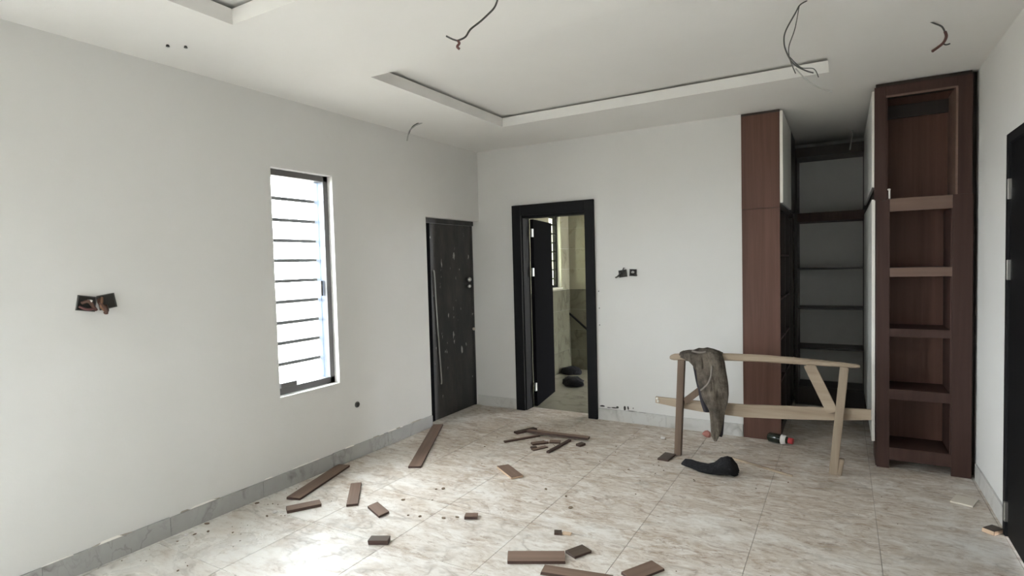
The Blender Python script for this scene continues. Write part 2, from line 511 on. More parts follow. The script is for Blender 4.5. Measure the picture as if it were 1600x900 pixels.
# skirting
def skirting(name, pts, label, top=.115, m='skirt'):
    """pts = list of (x0,x1,y0,y1) strips"""
    root = empty(name, (pts[0][0], pts[0][2], 0))
    tag(root, label, 'skirting', kind='structure')
    for (x0, x1, y0, y1) in pts:
        alongx = (x1 - x0) > (y1 - y0)
        a, b = (x0, x1) if alongx else (y0, y1)
        k = max(1, round((b - a) / .6))
        for i in range(k):
            p, q = a + (b - a) * i / k + .001, a + (b - a) * (i + 1) / k - .001
            t = top + R.uniform(-.002, .003)
            o = bx('skirting_tile', (p, q, y0, y1, 0, t) if alongx else (x0, x1, p, q, 0, t), M[m], root, .0015)
skirting('baseboard_left', [(0, .012, YR, -.95)], 'grey marble skirting tiles along the window wall', m='skirt_grey')
skirting('baseboard_back', [(-.075, .44, -.012, 0), (1.392, 2.764, -.012, 0)], 'pale marble skirting tiles along the doorway wall')
skirting('baseboard_right', [(WX - .012, WX, -1.235, -.36), (WX - .012, WX, YR, -2.26)], 'pale marble skirting tiles beside the black door')
# ragged plaster line and mortar smears above the skirting
bm = bmesh.new()
for (x, z, w, h) in ((1.43, .150, .055, .016), (1.50, .140, .05, .010), (1.56, .143, .06, .014), (1.592, .152, .03, .022), (1.665, .150, .024, .046), (1.70, .155, .016, .042), (1.74, .130, .10, .006), (1.84, .127, .09, .005), (1.752, .160, .012, .012)):
    ring = []
    for k in range(9):
        a = k * 2 * math.pi / 9
        rr = R.uniform(.7, 1.15)
        ring.append((x + math.cos(a) * w / 2 * rr, z - .012 + math.sin(a) * h / 2 * rr))
    lo = [bm.verts.new((px, 0, pz)) for px, pz in ring]; hi = [bm.verts.new((px, -.003, pz)) for px, pz in ring]
    loft(bm, [lo, hi])
obj('mortar_smear', bm, M['tar'], wb)
def bead(name, m, chance, hmax, seed):
    q = random.Random(seed)
    bm = bmesh.new()
    y = -5.6
    while y < -1.0:
        l = q.uniform(.03, .22)
        if q.random() < chance and y + .02 < -.97:
            a, b, h = y, min(y + l, -.97), q.uniform(.0015, hmax)
            lo = [bm.verts.new((.0105, a, .117)), bm.verts.new((.0105, b, .117)), bm.verts.new((0, b, .117)), bm.verts.new((0, a, .117))]
            hi = [bm.verts.new((.004, a + l * .3, .117 + h)), bm.verts.new((.004, b - l * .25, .117 + h * .8)), bm.verts.new((0, b - l * .2, .118 + h)), bm.verts.new((0, a + l * .2, .118 + h))]
            loft(bm, [lo, hi])
        y += l + q.uniform(.0, .12)
    obj(name, bm, M[m], wl)
bead('grout_bead', 'grout', .55, .005, 3)
bead('plaster_bead', 'white_edge', .5, .010, 8)
# small screw marks beside the doorway
bm = bmesh.new()
for (x, z) in ((1.418, 1.13), (1.418, .96), (1.415, 1.30)):
    bmesh.ops.create_cone(bm, cap_ends=True, segments=8, radius1=.006, radius2=.004, depth=.006, matrix=Matrix.Translation((x, -.002, z)) @ Matrix.Rotation(P2, 4, 'X'))
obj('screw_mark', bm, M['tar'], wb)

# bathroom wall tiles (seen through the doorway)
def wall_tiles(root, axis, c0, c1, u0, u1, v0, v1, holes=(), tw=.6, th=.3, m='bath_tile'):
    u = u0
    while u < u1 - .01:
        v = v0
        while v < v1 - .01:
            a, b, c, d = u + .001, min(u + tw, u1) - .001, v + .001, min(v + th, v1) - .001
            pieces = [(a, b, c, d)]
            for h in holes:
                nxt = []
                for (pa, pb, pc, pd) in pieces:
                    if pb <= h[0] or pa >= h[1] or pd <= h[2] or pc >= h[3]:
                        nxt.append((pa, pb, pc, pd)); continue
                    if pa < h[0]: nxt.append((pa, h[0], pc, pd))
                    if pb > h[1]: nxt.append((h[1], pb, pc, pd))
                    if pc < h[2]: nxt.append((max(pa, h[0]), min(pb, h[1]), pc, h[2]))
                    if pd > h[3]: nxt.append((max(pa, h[0]), min(pb, h[1]), h[3], pd))
                pieces = nxt
            for (pa, pb, pc, pd) in pieces:
                if pb - pa < .01 or pd - pc < .01: continue
                bm = bmesh.new()
                box(bm, *((c0, c1, pa, pb) if axis == 'x' else (pa, pb, c0, c1)), pc, pd)
                obj('wall_tile', bm, M[m], root)
            v += th
        u += tw
wall_tiles(wl, 'x', 0, .010, .16, 2.39, 1.2, 2.84, [BWIN])
wall_tiles(wl, 'x', 0, .010, .16, 2.39, 0, 1.2, [BWIN], m='bath_tile_low')
wall_tiles(wbb, 'y', 2.390, 2.40, .012, 1.812, 1.2, 2.84)
wall_tiles(wbb, 'y', 2.390, 2.40, .012, 1.812, 0, 1.2, m='bath_tile_low')

# ------------------------------------------------------------------ window_1 (left wall)
w1 = tag(empty('window_1', (-.08, -2.401, .66)), 'tall narrow window with grey frame and burglar bars in the left wall', 'window', kind='structure')
y0, y1, z0, z1 = WIN
fx0, fx1 = -.165, -.055
ft = .045
bx('window_frame', (fx0, fx1, y0, y0 + .028, z0, z1), M['alu'], w1)
bx('window_frame', (fx0, fx1, y1 - ft, y1, z0, z1), M['alu'], w1)
bx('window_frame', (fx0, fx1, y0, y1, z1 - ft, z1), M['alu'], w1)
bx('window_frame', (fx0, fx1, y0, y1, z0 + .012, z0 + .062), M['alu'], w1)
bx('window_sill', (fx1, .006, y0 + .002, y1 - .002, z0 - .002, z0 + .010), M['wall'], w1)
bx('sash_rail', (-.128, -.116, y1 - ft - .030, y1 - ft, z0 + .06, z1 - ft), M['glass_blue'], w1, 0)
o = bx('pane', (-.124, -.119, y0 + .028, y1 - ft - .030, z0 + .06, z1 - ft), M['glass'], w1, 0)
bx('window_latch', (-.110, -.092, y1 - ft - .026, y1 - ft - .008, 1.38, 1.50), M['alu'], w1)
bx('sash_block', (-.118, -.06, y0 + .06, y0 + .20, z0 + .062, z0 + .095), M['alu'], w1)
for z in (2.143, 1.980, 1.822, 1.668, 1.510, 1.350, 1.190, 1.034, .873):
    bx('burglar_bar', (-.205, -.185, y0 + .001, y1 - .001, z - .013, z + .013), M['bar'], w1, .001)
for z in (1.92, 1.78):
    bm = bmesh.new(); bmesh.ops.create_uvsphere(bm, u_segments=8, v_segments=6, radius=.008, matrix=Matrix.Translation((-.075, y1 - ft, z)))
    under(obj('screw_cap', bm, M['white_edge']), w1)

# bathroom window
w2 = tag(empty('window_2', (-.1, 1.93, 1.24)), 'barred bathroom window with dark frame seen through the open doorway', 'window', kind='structure')
y0, y1, z0, z1 = BWIN
for d in ((y1 - .035, y1, z0, z1), (y0, y0 + .035, z0, z1), (y0, y1, z1 - .035, z1), (y0, y1, z0, z0 + .035)):
    bx('window_frame', (-.13, -.055, *d), M['black_frame'], w2)
bx('pane', (-.112, -.107, y0 + .035, y1 - .035, z0 + .035, z1 - .035), M['frosted'], w2, 0)
for k in range(1, 8):
    z = z0 + (z1 - z0) * k / 8
    bx('window_bar', (-.085, -.065, y0 + .03, y1 - .03, z - .012, z + .012), M['black_frame'], w2)
bx('window_sill', (-.055, .03, y0, y1 + .0, z0 - .022, z0 - .001), M['bath_wall'], w2)
bm = bmesh.new(); bar(bm, (-.0, 2.375, .84), (.45, 2.375, .47), .024, .024)
tag(obj('grab_rail', bm, M['black_frame']), 'dark slanting rail low on the bathroom far wall', 'rail')

# added window behind the viewer, lets in extra daylight
w3 = tag(empty('added_window_rear', (RW + .15, YR - .1, .9)), 'added glazed window behind the viewer for more daylight', 'window', kind='structure')
for d in ((0, .04), (.22, .26)):
    bx('window_frame', (RW + d[0], RW + d[1], YR - .14, YR - .06, .9, 2.1), M['alu'], w3)
for d in ((.9, .94), (2.06, 2.1)):
    bx('window_frame', (RW, RW + .26, YR - .14, YR - .06, d[0], d[1]), M['alu'], w3)
bx('pane', (RW + .04, RW + .22, YR - .103, YR - .097, .94, 2.06), M['glass'], w3, 0)
w4 = tag(empty('added_window_near', (-.08, -5.25, .66)), 'wider barred window beside the viewer in the left wall', 'window', kind='structure')  # added out of view to bring more daylight into the room
y0, y1, z0, z1 = ADDED_WIN
for d in ((y0, y0 + .045, z0, z1), (y1 - .045, y1, z0, z1), (y0, y1, z1 - .045, z1), (y0, y1, z0, z0 + .05)):
    bx('window_frame', (-.165, -.055, *d), M['alu'], w4)
bx('pane', (-.124, -.119, y0 + .045, y1 - .045, z0 + .05, z1 - .045), M['glass'], w4, 0)
for k in range(1, 10):
    z = z0 + (z1 - z0) * k / 10
    bx('burglar_bar', (-.205, -.185, y0 + .001, y1 - .001, z - .013, z + .013), M['bar'], w4, .001)

# ------------------------------------------------------------------ door_1 : scuffed black door in the left wall recess
d1 = tag(empty('door_1', (-.1, -.47, 0)), 'closed black door with scuffed film, flush in the left wall corner', 'door', kind='structure')
bx('door_frame', (-.16, -.097, -.946, -.770, 0, 2.034), M['black_leaf'], d1)
bx('door_frame', (-.16, -.095, -.03, -.001, 0, 2.05), M['door_film'], d1)
bx('door_frame', (-.16, -.080, -.947, -.0, 2.035, 2.085), M['door_film'], d1)
bx('added_leak_stop', (-.22, -.152, -.946, -.001, -.003, .03), M['black_frame'], d1)  # added unseen behind the leaf to stop light leaking under it
leaf = bx('door_leaf', (-.15, -.105, -.769, -.032, .0015, 2.033), M['door_film'], d1)
bm = bmesh.new()
tube(bm, [(-.100, -.722, 1.55), (-.092, -.718, 1.50), (-.094, -.700, 1.15), (-.094, -.675, .75), (-.092, -.655, .42), (-.100, -.650, .36)], .0075, 6)
under(obj('pull_bar', bm, M['cable_pale']), d1)
for (z, rr) in ((1.435, .026), (1.36, .020)):
    bm = bmesh.new()
    bmesh.ops.create_uvsphere(bm, u_segments=14, v_segments=8, radius=rr, matrix=Matrix.Translation((-.082, -.105, z)))
    bmesh.ops.create_cone(bm, cap_ends=True, segments=14, radius1=rr * .55, radius2=rr * .55, depth=.03, matrix=Matrix.Translation((-.098, -.105, z)) @ Matrix.Rotation(P2, 4, 'Y'))
    under(obj('door_knob', bm, M['chrome'], smooth=True), d1)
bm = bmesh.new(); bmesh.ops.create_icosphere(bm, subdivisions=2, radius=.018, matrix=Matrix.Translation((-.09, -.030, .87)))
under(obj('plaster_lump', bm, M['shard']), d1)

# ------------------------------------------------------------------ door_2 : open doorway in the back wall
d2 = tag(empty('door_2', (.92, 0, 0)), 'wide black door frame with black leaf standing open into the bathroom', 'door', kind='structure')
bx('architrave', (.443, .548, -.030, -.0005, 0, 2.222), M['black_frame'], d2, .004)
bx('architrave', (1.286, 1.385, -.030, -.0005, 0, 2.222), M['black_frame'], d2, .004)
bx('architrave', (.548, 1.286, -.030, -.0005, 2.112, 2.222), M['black_frame'], d2, .004)
bx('door_jamb', (.527, .560, .0, .15, 0, 2.085), M['black_frame'], d2)
bx('door_jamb', (1.280, 1.308, .0, .15, 0, 2.085), M['black_frame'], d2)
bx('door_jamb', (.527, 1.308, .0, .15, 2.085, 2.118), M['black_frame'], d2)
bm = bmesh.new(); box(bm, 0, .74, -.04, 0, .010, 2.080, bev=.003)
lf = obj('door_leaf', bm, M['black_leaf'])
lf.location = (.563, .157, 0); lf.rotation_euler = (0, 0, math.radians(100.5))
bpy.context.view_layer.update()
under(lf, d2)
for z in (1.93, 1.50, .23):
    bx('hinge', (.588, .606, .128, .158, z - .045, z + .045), M['chrome'], d2)

# ------------------------------------------------------------------ door_3 : black door in the right wall
d3 = tag(empty('door_3', (WX, -1.74, 0)), 'glossy black door with steel hinges at the right edge', 'door', kind='structure')
ya, yb = -1.238, -2.245
bx('architrave', (WX - .028, WX - .0005, ya - .055, ya, 0, 2.238), M['black_frame'], d3, .004)
bx('architrave', (WX - .028, WX - .0005, yb, yb + .055, 0, 2.238), M['black_frame'], d3, .004)
bx('architrave', (WX - .028, WX - .0005, yb + .055, ya - .055, 2.183, 2.238), M['black_frame'], d3, .004)
bx('door_leaf', (WX - .018, WX + .028, yb + .058, ya - .060, .010, 2.180), M['black_door'], d3)
for z in (1.935, 1.494, .145):
    bx('hinge', (WX - .034, WX - .016, ya - .073, ya - .052, z - .055, z + .055), M['chrome'], d3)

# ------------------------------------------------------------------ wardrobes in the alcove
# left run
wl_ = tag(empty('wardrobe', (2.92, .7, 0)), 'left wardrobe run with brown end panel and white upper doors', 'wardrobe')
bx('end_panel', (2.768, 3.072, -.012, .008, 0, 2.018), M['walnut'], wl_)
bx('end_panel', (2.768, 3.072, -.012, .008, 2.021, 2.826), M['walnut'], wl_)
bx('gap_shade_strip', (2.764, 3.072, .0, .02, 2.826, 2.848), M['walnut_black'], wl_)  # dark strip standing in for the shade above the end panel
bx('back_panel', (2.766, 2.776, .008, 1.44, .0, 2.82), M['walnut_black'], wl_)
bx('top_panel', (2.776, 3.072, .008, 1.44, 2.80, 2.82), M['walnut_black'], wl_)
bx('middle_panel', (2.776, 3.072, .008, 1.44, 2.005, 2.045), M['walnut_black'], wl_)
bx('plinth', (2.776, 3.06, .008, 1.44, 0, .09), M['walnut_black'], wl_)
for y in (.48, .95, 1.42):
    bx('partition', (2.776, 3.072, y, y + .02, .09, 2.005), M['walnut_black'], wl_)
for z in (.50, .87, 1.22, 1.60):
    bx('shelf', (2.776, 3.070, .010, .48, z, z + .018), M['walnut_shaded'], wl_)
    bx('shelf', (2.776, 3.070, .50, .95, z, z + .018), M['walnut_shaded'], wl_)
for i, (a, b) in enumerate(((-.008, .44), (.446, .90))):
    bx('door', (3.074, 3.096, a, b, 2.058, 2.832), M['white_door'], wl_)
bx('door', (3.074, 3.096, .906, 1.44, 2.058, 2.832), M['walnut_black'], wl_)
bx('door_edge', (3.0735, 3.097, -.0125, -.0082, 2.058, 2.832), M['white_edge'], wl_)

# back run
wk = tag(empty('wardrobe', (3.42, 1.65, 0)), 'open back wardrobe with grey panels and dark shelves deep in the alcove', 'wardrobe')
bx('back_panel', (2.80, 4.30, 1.835, 1.85, .0, 2.745), M['grey_panel'], wk)
bx('side_panel', (3.085, 3.115, 1.45, 1.835, 0, 2.745), M['walnut_black'], wk)
bx('side_panel', (3.722, 3.752, 1.45, 1.835, 0, 2.745), M['walnut_black'], wk)
bx('top_rail', (3.115, 3.722, 1.45, 1.835, 2.645, 2.745), M['walnut_black'], wk)
bx('middle_panel', (3.115, 3.722, 1.45, 1.835, 1.962, 2.056), M['walnut_shaded'], wk)
for z in (1.452, 1.030, .602):
    bx('shelf', (3.115, 3.722, 1.455, 1.835, z, z + .016), M['walnut_black'], wk)
bx('bottom_panel', (3.115, 3.722, 1.455, 1.835, .18, .20), M['walnut_black'], wk)
bx('plinth', (3.115, 3.722, 1.46, 1.475, 0, .18), M['walnut_black'], wk)

# right run
wr_ = tag(empty('wardrobe', (4.03, .7, 0)), 'right wardrobe run with white doors behind the tall brown shelf unit', 'wardrobe')
bx('carcass', (3.752, 4.335, .012, 1.44, .12, 2.81), M['walnut_black'], wr_)
bx('plinth', (3.79, 4.335, .012, 1.44, 0, .12), M['walnut_black'], wr_)
for a, b in ((-.320, .262), (.268, .850), (.856, 1.44)):
    bx('door', (3.722, 3.742, a, b, .185, 2.005), M['white_door'], wr_)
    bx('door', (3.722, 3.742, a, b, 2.095, 2.800), M['white_door'], wr_)
bx('door_edge', (3.7212, 3.7428, -.3245, -.3202, .185, 2.005), M['white_edge'], wr_)
bx('door_edge', (3.7212, 3.7428, -.3245, -.3202, 2.095, 2.800), M['white_edge'], wr_)

# tall brown display shelf unit
YF = -.35
su = tag(empty('shelf_unit', (4.03, -.17, 0)), 'tall dark brown open shelf unit standing beside the right wall', 'shelf unit')
XL, XR = 3.746, 4.306
bx('side_panel', (XL, XL + .018, YF + .02, .0, .003, 2.818), M['walnut_shaded'], su)
bx('side_panel', (XR - .018, XR, YF + .02, .0, .003, 2.818), M['walnut_shaded'], su)
bx('back_panel', (XL + .018, XR - .018, -.012, .0, .06, 2.80), M['walnut'], su)
bx('stile', (XL + .006, 3.832, YF, YF + .020, .0, 1.995), M['walnut_shaded'], su)
bx('stile', (XL - .010, 3.808, YF, YF + .020, 1.998, 2.818), M['walnut_shaded'], su)
bx('stile', (4.200, XR + .008, YF, YF + .020, .0, 2.003), M['walnut_shaded'], su)
bx('stile', (4.226, XR, YF, YF + .020, 2.003, 2.818), M['walnut_shaded'], su)
bx('inner_lining', (4.213, 4.226, YF - .0, -.012, 2.003, 2.748), M['walnut_edge'], su, .001)
bx('inner_lining', (4.190, 4.200, YF + .004, -.012, .16, 1.908), M['walnut_shaded'], su)
bx('inner_lining', (3.808, 3.818, YF + .004, -.012, 2.003, 2.748), M['walnut_shaded'], su)
bx('top_rail', (3.808, 4.226, YF, YF + .020, 2.750, 2.818), M['walnut_shaded'], su)
bx('rail_edge', (3.808, 4.213, YF - .001, YF + .019, 2.736, 2.750), M['walnut_edge'], su, .001)
bx('top_panel', (XL + .018, XR - .018, YF + .02, -.012, 2.80, 2.818), M['walnut_black'], su)
bx('recess_shade', (3.818, 4.213, -.045, -.012, 2.640, 2.736), M['walnut_black'], su)  # dark piece standing in for the shade at the recess top
for z0, z1 in ((1.908, 2.002), (1.430, 1.496), (.988, 1.048), (.522, .596), (.064, .158)):
    bx('shelf', (3.832, 4.190, YF + .020, -.012, z1 - .02, z1), M['walnut_shaded'], su)
    bx('shelf_edge', (3.832, 4.200, YF + .001, YF + .020, z0, z1), M['walnut_edge'] if z0 > 1.4 else M['walnut_shaded'], su)
bx('gap_shade_strip', (XR + .004, WX - .002, YF + .10, YF + .125, .0, 2.848), M['walnut_black'], su)  # dark strip standing in for the shaded gap at the right wall
bx('top_gap_shade', (XL, XR, YF + .03, YF + .05, 2.819, 2.848), M['walnut_black'], su)  # dark strip standing in for the shade between unit and ceiling
bm = bmesh.new()
bmesh.ops.create_uvsphere(bm, u_segments=10, v_segments=6, radius=.011, matrix=Matrix.Translation((3.826, YF - .012, 2.068)) @ Matrix.Scale(.6, 4, (0, 0, 1)))
bmesh.ops.create_cone(bm, cap_ends=True, segments=8, radius1=.006, radius2=.006, depth=.065, matrix=Matrix.Translation((3.829, YF - .006, 2.035)))
under(obj('loose_screw', bm, M['white_edge']), su)

# ------------------------------------------------------------------ carpenter's trestle
def ty(x): return -.730 + (x - 2.35) * .068
tr = tag(empty('trestle', (2.95, -.70, 0)), 'rough timber trestle standing in front of the wardrobe alcove', 'trestle')
# top beam: bowed, rounded at the left end
bm = bmesh.new()
rings = []
pr = [(2.312, .800, .012, .012), (2.322, .803, .024, .020), (2.345, .806, .030, .028), (2.42, .812, .030, .030), (2.60, .822, .030, .032), (2.80, .826, .030, .031), (3.00, .827, .030, .030), (3.20, .822, .030, .027), (3.40, .813, .030, .023), (3.55, .807, .028, .018), (3.625, .804, .026, .014), (3.638, .803, .020, .009)]
for (x, z, hy, hz) in pr:
    ring = []
    for k in range(12):
        a = k * 2 * math.pi / 12
        cx, sx = math.cos(a), math.sin(a)
        sq = 1 / max(abs(cx), abs(sx)) ** .75
        nn = 1 + .10 * noise.noise(Vector((x * 6, cx * 2, sx * 2)))
        ring.append(bm.verts.new((x, ty(x) + hy * cx * sq * .9 * nn, z + hz * sx * sq * .9 * nn)))
    rings.append(ring)
loft(bm, rings)
under(obj('top_beam', bm, M['raw']), tr)
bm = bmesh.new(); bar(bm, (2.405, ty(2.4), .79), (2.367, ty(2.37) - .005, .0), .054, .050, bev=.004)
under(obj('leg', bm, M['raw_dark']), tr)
bm = bmesh.new(); bar(bm, (3.543, ty(3.54), .793), (3.470, ty(3.48) - .005, .0), .056, .050, bev=.004)
under(obj('leg', bm, M['raw_v']), tr)
bm = bmesh.new(); bar(bm, (3.527, ty(3.52) - .012, .125), (3.508, ty(3.5) - .012, .0), .034, .040, bev=.005)
under(obj('foot_block', bm, M['raw_v']), tr)
# stretcher, slightly bowed
bm = bmesh.new()
rings = []
for (x, z, h) in ((2.182, .434, .050), (2.35, .420, .066), (2.55, .408, .084), (2.86, .402, .098), (3.15, .416, .098), (3.45, .434, .092), (3.708, .452, .074)):
    y = ty(x) + .037
    rings.append([bm.verts.new(p) for p in ((x, y - .012, z - h / 2), (x, y + .012, z - h / 2), (x, y + .012, z + h / 2), (x, y - .012, z + h / 2))])
loft(bm, rings)
under(obj('stretcher', bm, M['raw']), tr)
bm = bmesh.new(); bar(bm, (3.318, ty(3.3), .797), (3.468, ty(3.46) , .455), .076, .022, bev=.002)
under(obj('brace', bm, M['raw']), tr)
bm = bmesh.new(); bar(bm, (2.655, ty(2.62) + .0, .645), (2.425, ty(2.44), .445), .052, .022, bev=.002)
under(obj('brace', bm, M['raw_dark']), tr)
bm = bmesh.new()
for (x, z) in ((2.197, .447), (2.205, .425)):
    bmesh.ops.create_uvsphere(bm, u_segments=8, v_segments=5, radius=.011, matrix=Matrix.Translation((x, ty(x) + .022, z)))
under(obj('putty_dab', bm, M['white_edge']), tr)

# ------------------------------------------------------------------ trousers hung over the trestle
def cloth_loft(bm, secs, y, depth, folds, seed, mi=0, seg=28):
    """secs = (xl, xr, z): flattened, creased tubes of cloth hanging down"""
    P = []
    for i in range(len(secs) - 1):
        for k in range(5):
            t = k / 5
            P.append(tuple(a + (b - a) * t for a, b in zip(secs[i], secs[i + 1])))
    P.append(secs[-1])
    rings = []
    for (xl, xr, z) in P:
        cx, hw = (xl + xr) / 2, max((xr - xl) / 2, .006)
        ring = []
        for k in range(seg):
            a = k * 2 * math.pi / seg
            ca, sa = math.cos(a), math.sin(a)
            u = cx + hw * ca
            n1 = noise.noise(Vector((ca * 1.6 + seed, z * 4.0, sa)))
            n2 = noise.noise(Vector((u * 26 + seed, z * 7, sa * .6 + 3)))
            fold = .55 * math.sin(folds * ca + z * 13 + seed + 2 * n1) + 1.1 * n2 + .6 * n1
            d = min(depth, hw * .75)
            ring.append(bm.verts.new((u + .008 * n1, y + d * sa * (.70 + .50 * fold), z + .008 * n2)))
        rings.append(ring)
    loft(bm, rings, mi)
tz = tag(empty('trousers', (2.63, -.74, .16)), 'grey-brown dusty work trousers draped over the left end of the trestle', 'trousers')
bm = bmesh.new()
cloth_loft(bm, [(2.545, 2.690, .872), (2.525, 2.728, .838), (2.512, 2.744, .792), (2.524, 2.752, .717), (2.533, 2.764, .617), (2.556, 2.768, .542), (2.575, 2.762, .477), (2.616, 2.738, .402), (2.627, 2.722, .306), (2.634, 2.695, .208), (2.656, 2.676, .160)], -.755, .062, 5, 1.3)
o = under(obj('trouser_leg', bm, M['cloth'], smooth=True), tz)
bm = bmesh.new()
cloth_loft(bm, [(2.54, 2.66, .66), (2.529, 2.640, .603), (2.545, 2.636, .501), (2.562, 2.642, .43), (2.575, 2.632, .384)], -.735, .035, 4, 4.1)
cloth_loft(bm, [(2.628, 2.735, .42), (2.650, 2.728, .30), (2.676, 2.718, .215), (2.69, 2.708, .195)], -.735, .03, 4, 7.7)
under(obj('trouser_leg', bm, M['cloth_dark'], smooth=True), tz)
# waist rumpled over the beam, front flap at its left
bm = bmesh.new()
rings = []
for (x, z, r) in ((2.395, .822, .030), (2.42, .826, .040), (2.455, .824, .049), (2.50, .828, .053), (2.54, .834, .056), (2.59, .838, .055), (2.64, .836, .054), (2.69, .830, .050), (2.72, .822, .042)):
    ring = []
    for k in range(24):
        a = k * 2 * math.pi / 24
        n1 = noise.noise(Vector((x * 22, math.cos(a) * 2.2, math.sin(a) * 2.2)))
        n2 = noise.noise(Vector((x * 9 + 5, math.cos(a) * 4, math.sin(a) * 4)))
        rr = r * (1 + .42 * n1 + .32 * n2)
        ring.append(bm.verts.new((x + .012 * n2, ty(x) + rr * math.cos(a) * 1.05, z + rr * math.sin(a) * .85)))
    rings.append(ring)
loft(bm, rings)
under(obj('waistband', bm, M['cloth'], smooth=True), tz)
bm = bmesh.new()
cloth_loft(bm, [(2.43, 2.56, .850), (2.435, 2.57, .815), (2.470, 2.58, .785), (2.505, 2.59, .750), (2.530, 2.58, .715)], -.775, .030, 3, 2.2)
under(obj('front_flap', bm, M['cloth'], smooth=True), tz)
bm = bmesh.new(); tube(bm, [(2.50, -.785, .872), (2.56, -.79, .862), (2.61, -.79, .872)], .008, 8); tube(bm, [(2.655, -.80, .765), (2.652, -.832, .69), (2.630, -.838, .632), (2.600, -.832, .598), (2.572, -.822, .570)], .0075, 8)
under(obj('cord', bm, M['cord'], smooth=True), tz)
bm = bmesh.new()
cloth_loft(bm, [(2.47, 2.70, .84), (2.48, 2.70, .74), (2.50, 2.70, .62), (2.52, 2.68, .52)], -.672, .025, 4, 9.1)
under(obj('back_flap', bm, M['cloth_dark'], smooth=True), tz)

# ------------------------------------------------------------------ black crumpled cloth on the floor
bm = bmesh.new()
rings = []
for (x, y, hw, h) in ((2.450, -.945, .012, .018), (2.475, -.955, .030, .050), (2.53, -.975, .045, .058), (2.59, -.995, .060, .050), (2.65, -1.015, .068, .052), (2.70, -1.025, .072, .070), (2.745, -1.025, .078, .115), (2.785, -1.015, .082, .142), (2.82, -1.000, .080, .130), (2.848, -.990, .066, .085), (2.866, -.985, .030, .030)):
    ring = []
    for k in range(26):
        a = k * 2 * math.pi / 26
        n1 = noise.noise(Vector((x * 16, math.cos(a) * 2.5, math.sin(a) * 2.5)))
        n2 = noise.noise(Vector((x * 34, math.cos(a) * 5, math.sin(a) * 5 + 7)))
        rr = 1 + .38 * n1 + .26 * n2
        ring.append(bm.verts.new((x + .012 * n2, y + hw * math.cos(a) * rr, max(.001, h / 2 + h / 2 * math.sin(a) * rr))))
    rings.append(ring)
loft(bm, rings)
tag(obj('crumpled_cloth', bm, M['black_cloth'], smooth=True), 'black crumpled cloth lying on the tiles in front of the trestle', 'cloth')

# two dark bundles on the bathroom floor
def bundle(name, cx, cy, l, w, h, ang, seed, label):
    bm = bmesh.new()
    bmesh.ops.create_icosphere(bm, subdivisions=3, radius=1.0)
    for v in bm.verts:
        d = v.co.copy()
        n1 = noise.noise(d * 1.7 + Vector((seed, 0, 0))); n2 = noise.noise(d * 4 + Vector((0, seed, 0)))
        d *= 1 + .30 * n1 + .12 * n2
        v.co = Vector((d.x * l / 2, d.y * w / 2, max(0.0, d.z * h * .62 + h * .38)))
    o = obj(name, bm, M['black_cloth'], smooth=True)
    o.location = (cx, cy, .0); o.rotation_euler = (0, 0, ang)
    tag(o, label, 'bundle')
bundle('cloth_bundle', .17, 2.02, .32, .16, .11, .1, 3.0, 'black bundle on the bathroom floor against the far wall')
bundle('cloth_bundle', .52, 1.32, .32, .20, .12, -.2, 8.0, 'black bundle on the bathroom floor nearer the doorway')

# ------------------------------------------------------------------ bottle and small litter
bt = tag(empty('bottle', (3.09, -.06, .035)), 'dark green bottle with red cap lying by the brown end panel', 'bottle')
def lathe_x(name, prof, m, mi=0):
    bm = bmesh.new()
    rings = [[bm.verts.new((x, r * math.cos(k * 2 * math.pi / 18), r * math.sin(k * 2 * math.pi / 18))) for k in range(18)] for x, r in prof]
    loft(bm, rings)
    o = obj(name, bm, m, bt, smooth=True)
    return o
lathe_x('bottle_body', [(-.120, .012), (-.118, .028), (-.105, .040), (.0, .040), (.03, .034), (.058, .018), (.075, .013)], M['bottle'])
lathe_x('bottle_label', [(-.005, .0405), (-.004, .042), (.018, .0395), (.035, .034), (.036, .028)], M['label'])
lathe_x('bottle_cap', [(.052, .018), (.054, .026), (.088, .026), (.090, .020)], M['red'])
bt.rotation_euler = (0, math.radians(0), math.radians(-16))
bt.location = (3.085, -.085, .043)
def crumple(name, x, y, r, h, m, label, cat, seed):
    bm = bmesh.new(); bmesh.ops.create_icosphere(bm, subdivisions=2, radius=1.0)
    for v in bm.verts:
        d = v.co * (1 + .55 * noise.noise(v.co * 2.1 + Vector((seed, 1, 2))))
        v.co = Vector((d.x * r, d.y * r, max(0, d.z * h * .6 + h * .4)))
    o = obj(name, bm, m); o.location = (x, y, .0)
    return tag(o, label, cat)
crumple('wrapper', 2.475, -.135, .034, .055, M['red_paper'], 'faded red crumpled wrapper against the back skirting', 'wrapper', 4)
crumple('paper_scrap', 2.14, -.36, .022, .014, M['label'], 'tiny white paper scrap left of the trestle', 'scrap', 9)
crumple('paper_scrap', 1.245, -.905, .020, .020, M['label'], 'tiny white scrap on the heap of brown strips', 'scrap', 11)
crumple('paper_scrap', .30, -2.99, .016, .014, M['label'], 'tiny pale scrap at the left end of a short offcut', 'scrap', 12)
crumple('paper_scrap', .085, -3.45, .012, .012, M['label'], 'tiny white speck by the left skirting', 'scrap', 13)

